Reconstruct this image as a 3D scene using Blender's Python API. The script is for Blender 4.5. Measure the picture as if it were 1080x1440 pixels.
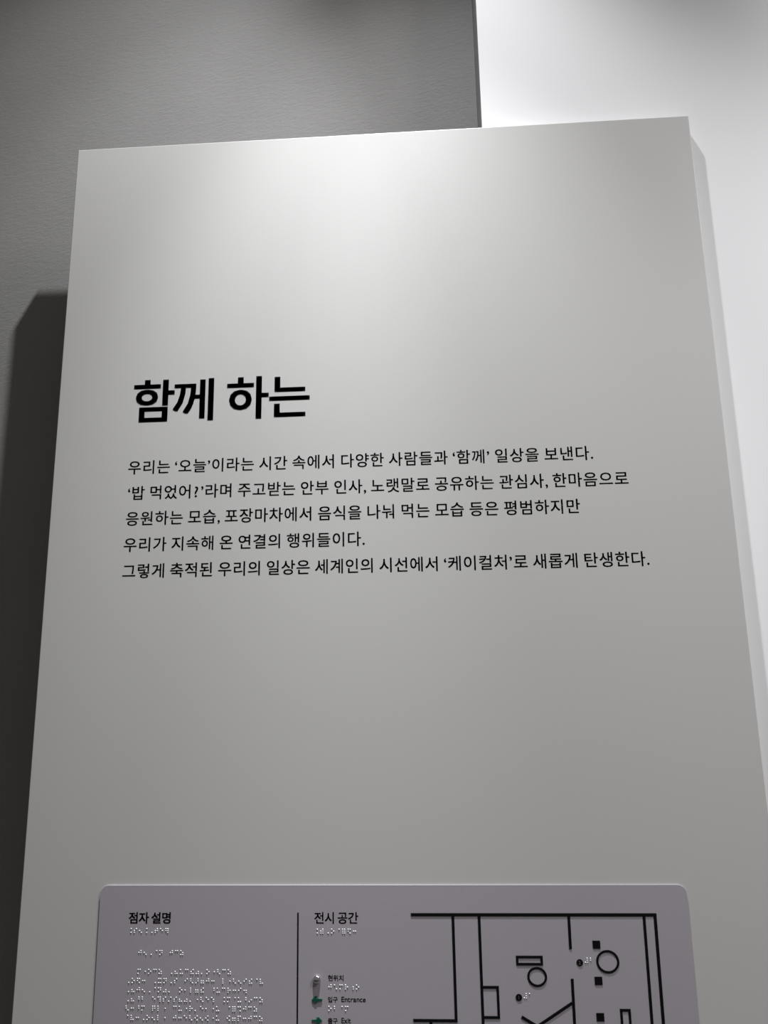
import bpy, bmesh, math, random
from mathutils import Matrix, Vector

C = bpy.context.scene.collection
for o in list(bpy.data.objects):
    bpy.data.objects.remove(o)

EYE = 1.5            # camera height; heights on the panel are written relative to it

# ------------------------------------------------------------------ camera
cam_data = bpy.data.cameras.new('camera')
cam_data.sensor_fit = 'VERTICAL'
cam_data.sensor_height = 24.0
cam_data.lens = 18.0
cam_data.clip_start = 0.01
cam = bpy.data.objects.new('camera', cam_data)
C.objects.link(cam)
right = Vector((0.99799, 0.06126, -0.01609))
fwd = Vector((-0.05653, 0.97612, 0.20973))
up = Vector((0.02855, -0.2084, 0.97763))
m = Matrix((right, up, -fwd)).transposed().to_4x4()
m.translation = Vector((0, -1.0, EYE))
cam.matrix_world = m
bpy.context.scene.camera = cam

# ------------------------------------------------------------------ world, lamps, exposure
world = bpy.data.worlds.new('world')
bpy.context.scene.world = world
world.use_nodes = True
world.node_tree.nodes['Background'].inputs[0].default_value = (1.0, 0.965, 0.905, 1)
world.node_tree.nodes['Background'].inputs[1].default_value = 0.14

def spot(name, loc, aim, power, angle, blend, radius, color):
    d = bpy.data.lights.new(name, 'SPOT')
    d.energy = power; d.spot_size = math.radians(angle); d.spot_blend = blend
    d.shadow_soft_size = radius; d.color = color
    o = bpy.data.objects.new(name, d)
    C.objects.link(o)
    o.location = loc
    o.rotation_euler = (Vector(aim) - Vector(loc)).to_track_quat('-Z', 'Y').to_euler()
    return o

# the beams of one track fitting close above the panel, a wash light on the white partition to the
# right, and an added soft fill high on the right that brightens the panel, not a room fixture
TRACK = (-0.027, -0.33, EYE + 1.736)
COOL = (0.975, 0.985, 1.0)
for aim_x, aim_z, power, angle in (
        (-1.30, -1.34, 31, 74), (-0.90, 0.20, 36, 62), (-0.70, -0.40, 60, 52), (0.22, -0.957, 70, 64),
        (-0.42, -0.80, 78, 30), (-0.12, -0.75, 38, 36), (0.22, -0.80, 90, 34)):
    spot('track_spotlight', TRACK, (aim_x, 0.0, EYE + aim_z), power, angle, 1.0, 0.017, COOL)
spot('wash_spotlight', (1.25, -0.85, EYE + 1.3), (1.877, 0.0, EYE - 0.52), 119, 160, 1.0, 0.06, (0.985, 0.985, 1.0))
ad = bpy.data.lights.new('soft_fill_light', 'AREA')
ad.energy = 35; ad.size = 0.8; ad.color = (1.0, 0.985, 0.965)
ao = bpy.data.objects.new('soft_fill_light', ad)
C.objects.link(ao)
ao.location = (2.4, -1.25, EYE + 3.3)
ao.rotation_euler = (Vector((0, 0, EYE + 0.2)) - ao.location).to_track_quat('-Z', 'Y').to_euler()

vs = bpy.context.scene.view_settings
vs.view_transform = 'Standard'
vs.look = 'None'
vs.gamma = 1.0
vs.exposure = 0.0
vs.use_curve_mapping = False

# ------------------------------------------------------------------ materials
def material(name, color, rough=0.5, spec=0.5, metal=0.0, bump=None, mottle=None, coat=0.0):
    mt = bpy.data.materials.new(name)
    mt.use_nodes = True
    nt = mt.node_tree
    b = nt.nodes['Principled BSDF']
    b.inputs['Base Color'].default_value = (*color, 1)
    b.inputs['Roughness'].default_value = rough
    b.inputs['Specular IOR Level'].default_value = spec
    b.inputs['Metallic'].default_value = metal
    b.inputs['Coat Weight'].default_value = coat
    if bump or mottle:
        tc = nt.nodes.new('ShaderNodeTexCoord')
    if mottle:                                   # (scale, amount): faint unevenness of the paint
        n = nt.nodes.new('ShaderNodeTexNoise'); n.inputs['Scale'].default_value = mottle[0]
        n.inputs['Detail'].default_value = 4
        nt.links.new(tc.outputs['Object'], n.inputs['Vector'])
        r = nt.nodes.new('ShaderNodeMapRange')
        r.inputs['To Min'].default_value = 1 - mottle[1]; r.inputs['To Max'].default_value = 1 + mottle[1]
        nt.links.new(n.outputs['Fac'], r.inputs['Value'])
        v = nt.nodes.new('ShaderNodeVectorMath'); v.operation = 'SCALE'
        v.inputs[0].default_value = color
        nt.links.new(r.outputs['Result'], v.inputs['Scale'])
        nt.links.new(v.outputs[0], b.inputs['Base Color'])
    last = None
    for (scale, stretch, rot, strength, dist) in (bump or []):
        mp = nt.nodes.new('ShaderNodeMapping'); mp.inputs['Rotation'].default_value = (0, rot, 0)
        mp2 = nt.nodes.new('ShaderNodeMapping'); mp2.inputs['Scale'].default_value = stretch
        nt.links.new(tc.outputs['Object'], mp.inputs['Vector'])
        nt.links.new(mp.outputs[0], mp2.inputs['Vector'])
        n = nt.nodes.new('ShaderNodeTexNoise'); n.inputs['Scale'].default_value = scale
        n.inputs['Detail'].default_value = 5; n.inputs['Distortion'].default_value = 0.6
        nt.links.new(mp2.outputs[0], n.inputs['Vector'])
        bp = nt.nodes.new('ShaderNodeBump')
        bp.inputs['Strength'].default_value = strength; bp.inputs['Distance'].default_value = dist
        nt.links.new(n.outputs['Fac'], bp.inputs['Height'])
        if last:
            nt.links.new(last.outputs[0], bp.inputs['Normal'])
        last = bp
    if last:
        nt.links.new(last.outputs[0], b.inputs['Normal'])
    return mt

M_GREY = material('grey_plaster', (0.252, 0.247, 0.244), 0.9, 0.15, mottle=(9, 0.06),
                  bump=[(85, (1, 1, 3.4), math.radians(14), 0.26, 0.0016), (380, (1, 1, 1.8), math.radians(20), 0.30, 0.0008)])
M_WHITE = material('white_paint', (0.845, 0.845, 0.86), 0.75, 0.15, bump=[(700, (1, 1, 1), 0, 0.08, 0.0004)])
M_PANEL = material('satin_grey_film', (0.495, 0.490, 0.484), 0.42, 0.5, mottle=(260, 0.02), bump=[(900, (1, 1, 1), 0, 0.10, 0.0004)])
M_INK = material('black_vinyl', (0.006, 0.006, 0.007), 0.6, 0.2)
M_PLATE = material('lilac_grey_enamel', (0.362, 0.336, 0.374), 0.45, 0.6, mottle=(500, 0.05), bump=[(1500, (1, 1, 1), 0, 0.15, 0.0003)])
M_RELIEF = material('black_relief', (0.003, 0.003, 0.004), 0.6, 0.12)
M_DOT = material('white_braille_resin', (0.80, 0.79, 0.82), 0.25, 0.6)
M_PEG = material('polished_steel', (0.75, 0.75, 0.76), 0.18, 0.5, metal=1.0)
M_GREEN = material('green_enamel', (0.006, 0.075, 0.052), 0.3, 0.5)
M_FLOOR = material('dark_floor', (0.10, 0.095, 0.09), 0.6, 0.3, mottle=(5, 0.1))
M_CEIL = material('dark_ceiling', (0.06, 0.06, 0.06), 0.9, 0.1)
M_BADGE = material('grey_digit', (0.10, 0.10, 0.105), 0.5, 0.4)

# ------------------------------------------------------------------ helpers
def link_mesh(name, bm, mat, parent=None, smooth=False, loc=(0, 0, 0)):
    me = bpy.data.meshes.new(name)
    bm.normal_update()
    bm.to_mesh(me); bm.free()
    me.materials.append(mat)
    if smooth:
        for p in me.polygons: p.use_smooth = True
    o = bpy.data.objects.new(name, me)
    C.objects.link(o)
    o.location = loc
    if parent: o.parent = parent
    return o

def prism(bm, outline, y_front, y_back, bevel=0.0, seg=2):
    """outline: [(x, z)] counter-clockwise seen from the camera side; closed solid between two depths"""
    f = [bm.verts.new((x, y_front, z)) for x, z in outline]
    k = [bm.verts.new((x, y_back, z)) for x, z in outline]
    n = len(f)
    front = bm.faces.new(f)
    bm.faces.new(k[::-1])
    for i in range(n):
        bm.faces.new((f[i], k[i], k[(i + 1) % n], f[(i + 1) % n]))
    if bevel:
        bmesh.ops.bevel(bm, geom=list(front.edges), offset=bevel, segments=seg, affect='EDGES', profile=0.5)

def box_outline(x0, z0, x1, z1):
    return [(x0, z0), (x1, z0), (x1, z1), (x0, z1)]

def box(bm, x0, y0, z0, x1, y1, z1, bevel=0.0):
    prism(bm, box_outline(x0, z0, x1, z1), y0, y1, bevel)

def round_rect(x0, z0, x1, z1, r, n=10):
    pts = []
    for cx, cz, a0 in ((x1 - r, z1 - r, 0), (x0 + r, z1 - r, 90), (x0 + r, z0 + r, 180), (x1 - r, z0 + r, 270)):
        for i in range(n + 1):
            a = math.radians(a0 + 90 * i / n)
            pts.append((cx + r * math.cos(a), cz + r * math.sin(a)))
    return pts

def fix_normals(bm):
    bmesh.ops.recalc_face_normals(bm, faces=bm.faces[:])

# ------------------------------------------------------------------ the setting
def struct(name, bm, mat, label=None):
    fix_normals(bm)
    o = link_mesh(name, bm, mat)
    o['kind'] = 'structure'
    if label: o['label'] = label
    return o

bm = bmesh.new(); box(bm, -3.2, 0.088, 0.0, 3.2, 0.28, 5.6)
struct('wall_back', bm, M_GREY, 'dark grey plastered wall behind the upright text panel')
bm = bmesh.new(); box(bm, 0.0985, 0.020, 0.0, 3.2, 0.088, 5.6, bevel=0.0015)
partition = struct('wall_right', bm, M_WHITE, 'bright white partition wall behind the right side of the text panel')
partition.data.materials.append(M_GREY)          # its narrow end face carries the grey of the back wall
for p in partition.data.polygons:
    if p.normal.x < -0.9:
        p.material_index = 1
bm = bmesh.new(); box(bm, -3.2, -4.0, -0.1, 3.2, 0.28, 0.0)
struct('floor', bm, M_FLOOR, 'dark floor in front of the walls')

# ------------------------------------------------------------------ lettering
_cache = {}
def glyph(ch, weight, depth):
    """mesh data of one character at size 1, from Blender's built-in font"""
    key = (ch, weight, depth)
    if key not in _cache:
        cu = bpy.data.curves.new('glyph', 'FONT')
        cu.body = ch; cu.size = 1.0; cu.extrude = depth; cu.resolution_u = 3
        ob = bpy.data.objects.new('glyph', cu)
        C.objects.link(ob)
        bpy.context.view_layer.update()
        me = ob.to_mesh()
        base_v = [tuple(v.co) for v in me.vertices]
        base_f = [tuple(p.vertices) for p in me.polygons]
        # heavier weight: the outline laid over itself, shifted to the four corners of a small square
        vs_, fs_ = [], []
        for dx, dy in (((0, 0),) if not weight else ((-weight, -0.7 * weight), (weight, -0.7 * weight), (weight, 0.7 * weight), (-weight, 0.7 * weight))):
            b = len(vs_)
            vs_ += [(x + dx, y + dy, z) for x, y, z in base_v]
            fs_ += [tuple(b + i for i in f) for f in base_f]
        ob.to_mesh_clear()
        bpy.data.objects.remove(ob); bpy.data.curves.remove(cu)
        _cache[key] = (vs_, fs_)
    return _cache[key]

def lettering(name, chars, mat, parent, y, weight, thick):
    """chars: list of (char, x of glyph origin, z of baseline, width scale, height scale)"""
    V, F = [], []
    for ch, x, z, sx, sz in chars:
        if ch == ' ': continue
        vs_, fs_ = glyph(ch, weight * (0.75 if ch == '께' else 1.0), 0.01)
        b = len(V)
        V += [(x + vx * sx, y - thick * (0.55 + vz * 50), z + vy * sz) for vx, vy, vz in vs_]
        F += [tuple(b + i for i in f) for f in fs_]
    me = bpy.data.meshes.new(name)
    me.from_pydata(V, [], F); me.materials.append(mat)
    o = bpy.data.objects.new(name, me)
    C.objects.link(o); o.parent = parent
    return o

# ------------------------------------------------------------------ the upright text panel
def thing(name, label, cat, loc):
    o = bpy.data.objects.new(name, None)
    o.empty_display_size = 0.1
    C.objects.link(o); o.location = loc
    o['label'] = label; o['category'] = cat
    return o

panel = thing('text_panel', 'tall pale grey exhibition panel with a black Korean heading and five lines of text', 'panel', (0, 0, 0))
XL, XR, ZT = -0.516, 0.3965, EYE + 0.793
bm = bmesh.new()
prism(bm, box_outline(XL, 0.0, XR, ZT), 0.0, 0.0195, bevel=0.0012, seg=3)
fix_normals(bm)
link_mesh('board', bm, M_PANEL, panel)

# heading, each syllable at its measured place
S = 0.0675
hb = EYE + 0.3580
heading = []
for ch, l, r, g0, g1 in (('함', -0.4082, -0.3496, 0.032, 0.905), ('께', -0.3518, -0.2933, 0.031, 0.842),
                         ('하', -0.2751, -0.2160, 0.025, 0.913), ('는', -0.2153, -0.1584, 0.029, 0.889)):
    sx = (r - l) / (g1 - g0)
    heading.append((ch, l - g0 * sx, hb, sx, S))
lettering('heading_lettering', heading, M_INK, panel, 0.0, 0.020, 0.00015)

LINES = [
    ('우리는 ‘오늘’이라는 시간 속에서 다양한 사람들과 ‘함께’ 일상을 보낸다.', 0.2796, 0.0, 0.0),
    ('‘밥 먹었어?’라며 주고받는 안부 인사, 노랫말로 공유하는 관심사, 한마음으로', 0.2433, -0.00051, -0.00599),
    ('응원하는 모습, 포장마차에서 음식을 나눠 먹는 모습 등은 평범하지만', 0.2076, -0.00052, -0.00303),
    ('우리가 지속해 온 연결의 행위들이다.', 0.1716, -0.00216, -0.00439),
    ('그렇게 축적된 우리의 일상은 세계인의 시선에서 ‘케이컬처’로 새롭게 탄생한다.', 0.1357, -0.00595, -0.01429),
]
U = 0.020331
ADV = {' ': 0.245, '‘': 0.236, '’': 0.264, ',': 0.235, '.': 0.25, '?': 0.535}
DX = {'‘': -0.02, '’': 0.0, ',': 0.0, '.': -0.0, '?': 0.06}
EM = 0.0212
for text, z, sh, k in LINES:
    cum, row = 0.0, []
    for ch in text:
        x = (-0.41103 + sh + cum * U) / (1 - k)
        row.append((ch, x + DX.get(ch, 0) * U, EYE + z, EM, EM))
        cum += ADV.get(ch, 1.0)
    lettering('text_line', row, M_INK, panel, 0.0, 0.010, 0.0001)

# ------------------------------------------------------------------ the tactile map plate
sign = thing('tactile_map_plate', 'purple-grey plate with braille rows and raised black floor plan, low on the text panel', 'sign', (0, 0, 0))
PX0, PX1, PZ1, PZ0 = -0.4150, 0.2921, EYE - 0.2458, EYE - 0.66
PF = -0.0016                      # front face of the plate
bm = bmesh.new()
prism(bm, round_rect(PX0, PZ0, PX1, PZ1, 0.0105), PF, 0.0, bevel=0.0010, seg=3)
fix_normals(bm)
link_mesh('plate', bm, M_PLATE, sign)

def caption(text, l, r, zb, zt, weight, name='caption', spaces=0.19):
    """fit a caption between two verticals and two horizontals"""
    cum, pos, x0, x1, y0, y1 = 0.0, [], None, None, 9, -9
    for ch in text:
        if ch != ' ':
            vs_, _ = glyph(ch, weight, 0.01)
            a = cum + min(v[0] for v in vs_); b = cum + max(v[0] for v in vs_)
            x0 = a if x0 is None else x0; x1 = b
            y0 = min(y0, min(v[1] for v in vs_)); y1 = max(y1, max(v[1] for v in vs_))
            pos.append((ch, cum))
            if ord(ch) > 0x2000: cum += 0.90
            else: cum = b + 0.06 - 0.06 + 0.02
        else:
            cum += spaces
    sx = (r - l) / (x1 - x0); sz = (zt - zb) / (y1 - y0)
    row = [(ch, l + (c - x0) * sx, EYE + zb - y0 * sz, sx, sz) for ch, c in pos]
    return lettering(name, row, M_RELIEF, sign, PF, weight, 0.00012)

caption('점자 설명', -0.3777, -0.3257, -0.2888, -0.2760, 0.020, 'section_title')
caption('전시 공간', -0.1497, -0.0967, -0.2886, -0.2757, 0.013, 'section_title')
caption('현위치', -0.1334, -0.1149, -0.3507, -0.3443, 0.014)
caption('입구', -0.1335, -0.1217, -0.3735, -0.3675, 0.014)
caption('Entrance', -0.1174, -0.0887, -0.3730, -0.3673, 0.010)
caption('출구', -0.1335, -0.1220, -0.3961, -0.3899, 0.014)
caption('Exit', -0.1175, -0.1065, -0.3953, -0.3897, 0.010)

# braille: patterns typed as braille characters, domes placed from their dot bits
DOTPOS = ((0, 0), (0, 1), (0, 2), (1, 0), (1, 1), (1, 2))
def dome(bm, x, z, r=0.00078, h=0.0006):
    rings = []
    for a in (0.0, 35.0, 65.0):
        ca, sa = math.cos(math.radians(a)), math.sin(math.radians(a))
        rings.append([bm.verts.new((x + r * ca * math.cos(t * math.tau / 8), PF - h * sa, z + r * ca * math.sin(t * math.tau / 8))) for t in range(8)])
    tip = bm.verts.new((x, PF - h, z))
    for q in range(2):
        for i in range(8):
            bm.faces.new((rings[q][i], rings[q][(i + 1) % 8], rings[q + 1][(i + 1) % 8], rings[q + 1][i]))
    for i in range(8):
        bm.faces.new((rings[2][i], rings[2][(i + 1) % 8], tip))

def braille(cells, x, z, pitch=0.00648, dx=0.0024, dz=0.00212):
    bm = bmesh.new()
    for i, ch in enumerate(cells):
        bits = ord(ch) - 0x2800 if ch != ' ' else 0
        for d in range(6):
            if bits >> d & 1:
                cx, cz = DOTPOS[d]
                dome(bm, x + i * pitch + cx * dx, EYE + z - cz * dz)
    fix_normals(bm)
    return link_mesh('braille_row', bm, M_DOT, sign, smooth=True)

braille('⠨⠎⠢⠨⠠⠞⠑⠻', -0.3765, -0.2946)
braille('⠚⠢⠠⠈⠝ ⠚⠉⠵', -0.3631, -0.3189, 0.00643)
braille('⠍⠐⠕⠉⠵ ⠠⠦⠥⠉⠮⠴⠄⠕⠐⠣⠉⠵', -0.3631, -0.3396, 0.00647)
braille('⠠⠕⠫⠒ ⠠⠭⠝⠠⠎ ⠊⠣⠜⠶⠚⠒ ⠇⠐⠣⠢⠊⠮⠈⠧', -0.3763, -0.3496)
braille('⠠⠦⠚⠢⠠⠈⠝⠴⠄ ⠕⠂⠇⠶⠮ ⠘⠥⠉⠗⠒⠊⠲', -0.3761, -0.3595)
braille('⠠⠦⠘⠃ ⠑⠹⠎⠌⠎⠦⠴⠄⠐⠣⠑⠱ ⠨⠍⠈⠥⠘⠔⠉⠵', -0.3760, -0.3695, 0.00647)
braille('⠣⠒⠘⠍ ⠟⠇⠐ ⠉⠥⠐⠗⠄⠑⠂⠐⠥ ⠈⠿⠩⠚⠉⠵', -0.3757, -0.3793, 0.00645)
braille('⠈⠧⠒⠠⠕⠢⠇⠐ ⠚⠒⠑⠣⠪⠢⠪⠐⠥ ⠪⠶⠏⠒⠚⠉⠵', -0.3755, -0.3893, 0.00645)
braille('⠨⠾⠠⠕⠈⠿⠫⠒', -0.1486, -0.2948, 0.00658)
braille('⠚⠡⠍⠗⠰⠕', -0.1322, -0.3551, 0.00655)
braille('⠕⠃⠈⠍', -0.1323, -0.3780, 0.0066)
braille('⠼⠁', 0.0961, -0.3630, 0.0062, 0.0023, 0.0022)
braille('⠼⠃', 0.1688, -0.3252, 0.0062, 0.0023, 0.0022)

# raised floor plan
RH = 0.0006                       # height of the relief
def strokes(name, paths, w, closed=False, h=RH, mat=M_RELIEF):
    """each path a run of (x, z); drawn as mitred raised bars"""
    bm = bmesh.new()
    for path in paths:
        P = [Vector(p) for p in path]
        n = len(P)
        L, R_ = [], []
        for i in range(n):
            a = P[i] - P[i - 1] if (i or closed) else P[1] - P[0]
            b = P[(i + 1) % n] - P[i] if (i < n - 1 or closed) else P[i] - P[i - 1]
            a, b = a.normalized(), b.normalized()
            na, nb = Vector((-a.y, a.x)), Vector((-b.y, b.x))
            mt = (na + nb).normalized(); mt = mt * (w / 2) / max(0.3, mt.dot(na))
            L.append(P[i] + mt); R_.append(P[i] - mt)
        y0, y1, c = PF - h, PF, w * 0.12
        ring = []
        for i in range(n):
            l, r = L[i], R_[i]
            li = l.lerp(r, 0.12); ri = r.lerp(l, 0.12)
            ring.append([bm.verts.new((q.x, y, EYE + q.y)) for q, y in ((l, y1), (l, y0 + c), (li, y0), (ri, y0), (r, y0 + c), (r, y1))])
        for i in range(n if closed else n - 1):
            A_, B_ = ring[i], ring[(i + 1) % n]
            for j in range(6):
                bm.faces.new((A_[j], A_[(j + 1) % 6], B_[(j + 1) % 6], B_[j]))
        if not closed:
            bm.faces.new(ring[0]); bm.faces.new(ring[-1][::-1])
    fix_normals(bm)
    return link_mesh(name, bm, mat, sign)

def ellipse(cx, cz, rx, rz, n=40):
    return [(cx + rx * math.cos(i * math.tau / n), cz + rz * math.sin(i * math.tau / n)) for i in range(n)]

LW = 0.0033
strokes('divider_line', [[(-0.1696, -0.2764), (-0.1696, -0.62)]], 0.0018, h=0.0004)
strokes('plan_outer_wall', [[(-0.0336, -0.2784), (0.2530, -0.2784), (0.2515, -0.60)]], LW * 1.1)
strokes('plan_wall', [[(0.0164, -0.2800), (0.0164, -0.3916), (-0.0334, -0.3916)]], LW)
strokes('plan_wall', [[(-0.0129, -0.3930), (-0.0129, -0.4300)]], LW)
strokes('plan_wall', [[(0.0474, -0.2800), (0.0474, -0.60)]], LW)
strokes('plan_wall', [[(0.1528, -0.2800), (0.1526, -0.3152)]], LW)
strokes('plan_wall', [[(0.1524, -0.3468), (0.1518, -0.43)]], LW)
strokes('plan_wall', [[(0.1508, -0.3722), (0.1096, -0.3968), (0.0920, -0.3870)]], LW)
strokes('plan_wall', [[(0.2402, -0.2800), (0.2388, -0.60)]], LW)
strokes('plan_booth_outline', [[(0.0489, -0.3562), (0.0658, -0.3562), (0.0658, -0.3878), (0.0489, -0.3878)]], LW * 0.9)
strokes('plan_bench_outline', [[(0.0900, -0.3239), (0.1184, -0.3239), (0.1184, -0.3315), (0.0900, -0.3315)]], LW * 0.85, closed=True)
strokes('plan_table_outline', [[(0.2059, -0.3792), (0.2153, -0.3792), (0.2153, -0.43), (0.2059, -0.43)]], LW * 0.85, closed=True)
strokes('plan_circle', [ellipse(0.1122, -0.3450, 0.0102, 0.0094)], 0.0025, closed=True)
strokes('plan_circle', [ellipse(0.1946, -0.3286, 0.0120, 0.0112)], 0.0025, closed=True)
for x, z in ((0.1829, -0.3105), (0.1825, -0.3488), (0.1818, -0.3866)):
    bm = bmesh.new()
    box(bm, x - 0.0044, PF - RH, EYE + z - 0.0043, x + 0.0044, PF, EYE + z + 0.0043, bevel=0.0003)
    fix_normals(bm)
    link_mesh('plan_square', bm, M_RELIEF, sign)
for x, z, digit in ((0.0899, -0.3668, '1'), (0.1623, -0.3297, '2')):
    bm = bmesh.new()
    prism(bm, [(a, EYE + b) for a, b in ellipse(x, z, 0.0038, 0.0037, 24)], PF - RH, PF, bevel=0.0003)
    fix_normals(bm)
    bd = link_mesh('number_badge', bm, M_RELIEF, sign)
    dg = lettering('digit', [(digit, x - 0.0016, EYE + z - 0.0018, 0.0052, 0.0052)], M_BADGE, sign, PF - RH, 0.0, 0.0002)
    dg.parent = bd

# entrance and exit arrows (raised green enamel)
def arrow(x, z, s):
    o = [(-0.0062, 0.0010), (-0.0062, -0.0010), (0.0012, -0.0010), (-0.0004, -0.0036), (0.0022, -0.0036), (0.0062, 0.0),
         (0.0022, 0.0036), (-0.0004, 0.0036), (0.0012, 0.0010)]
    pts = [(x + s * a, EYE + z + b) for a, b in o]
    if s < 0: pts = pts[::-1]
    bm = bmesh.new()
    f = [bm.verts.new((a, PF - 0.0011, b)) for a, b in pts]
    k = [bm.verts.new((a, PF, b)) for a, b in pts]
    n = len(f)
    bm.faces.new(f); bm.faces.new(k[::-1])
    for i in range(n): bm.faces.new((f[i], k[i], k[(i + 1) % n], f[(i + 1) % n]))
    bmesh.ops.bevel(bm, geom=[e for e in bm.edges if all(abs(v.co.y - (PF - 0.0011)) < 1e-6 for v in e.verts)], offset=0.0004, segments=2, affect='EDGES')
    fix_normals(bm)
    return link_mesh('direction_arrow', bm, M_GREEN, sign)
arrow(-0.1463, -0.3706, -1)['label'] = 'green arrow pointing left by the word Entrance'
arrow(-0.1463, -0.3927, 1)['label'] = 'green arrow pointing right by the word Exit'

# polished pin that marks the visitor's place: short cylinder with a domed end
bm = bmesh.new()
px, pz, pr = -0.1466, EYE - 0.3488, 0.0045
prof = [(1.0, 0.0), (1.0, 0.0010)] + [(math.cos(a), 0.0010 + 0.0030 * math.sin(a)) for a in [math.radians(q) for q in (15, 30, 45, 60, 75)]]
rings = [[bm.verts.new((px + pr * k * math.cos(i * math.tau / 32), PF - h, pz + pr * k * math.sin(i * math.tau / 32))) for i in range(32)] for k, h in prof]
tip = bm.verts.new((px, PF - 0.0040, pz))
for q in range(len(rings) - 1):
    for i in range(32):
        bm.faces.new((rings[q][i], rings[q][(i + 1) % 32], rings[q + 1][(i + 1) % 32], rings[q + 1][i]))
for i in range(32): bm.faces.new((rings[-1][i], rings[-1][(i + 1) % 32], tip))
bm.faces.new(rings[0][::-1])
fix_normals(bm)
link_mesh('location_pin', bm, M_PEG, sign, smooth=True)['label'] = 'shiny domed metal pin'
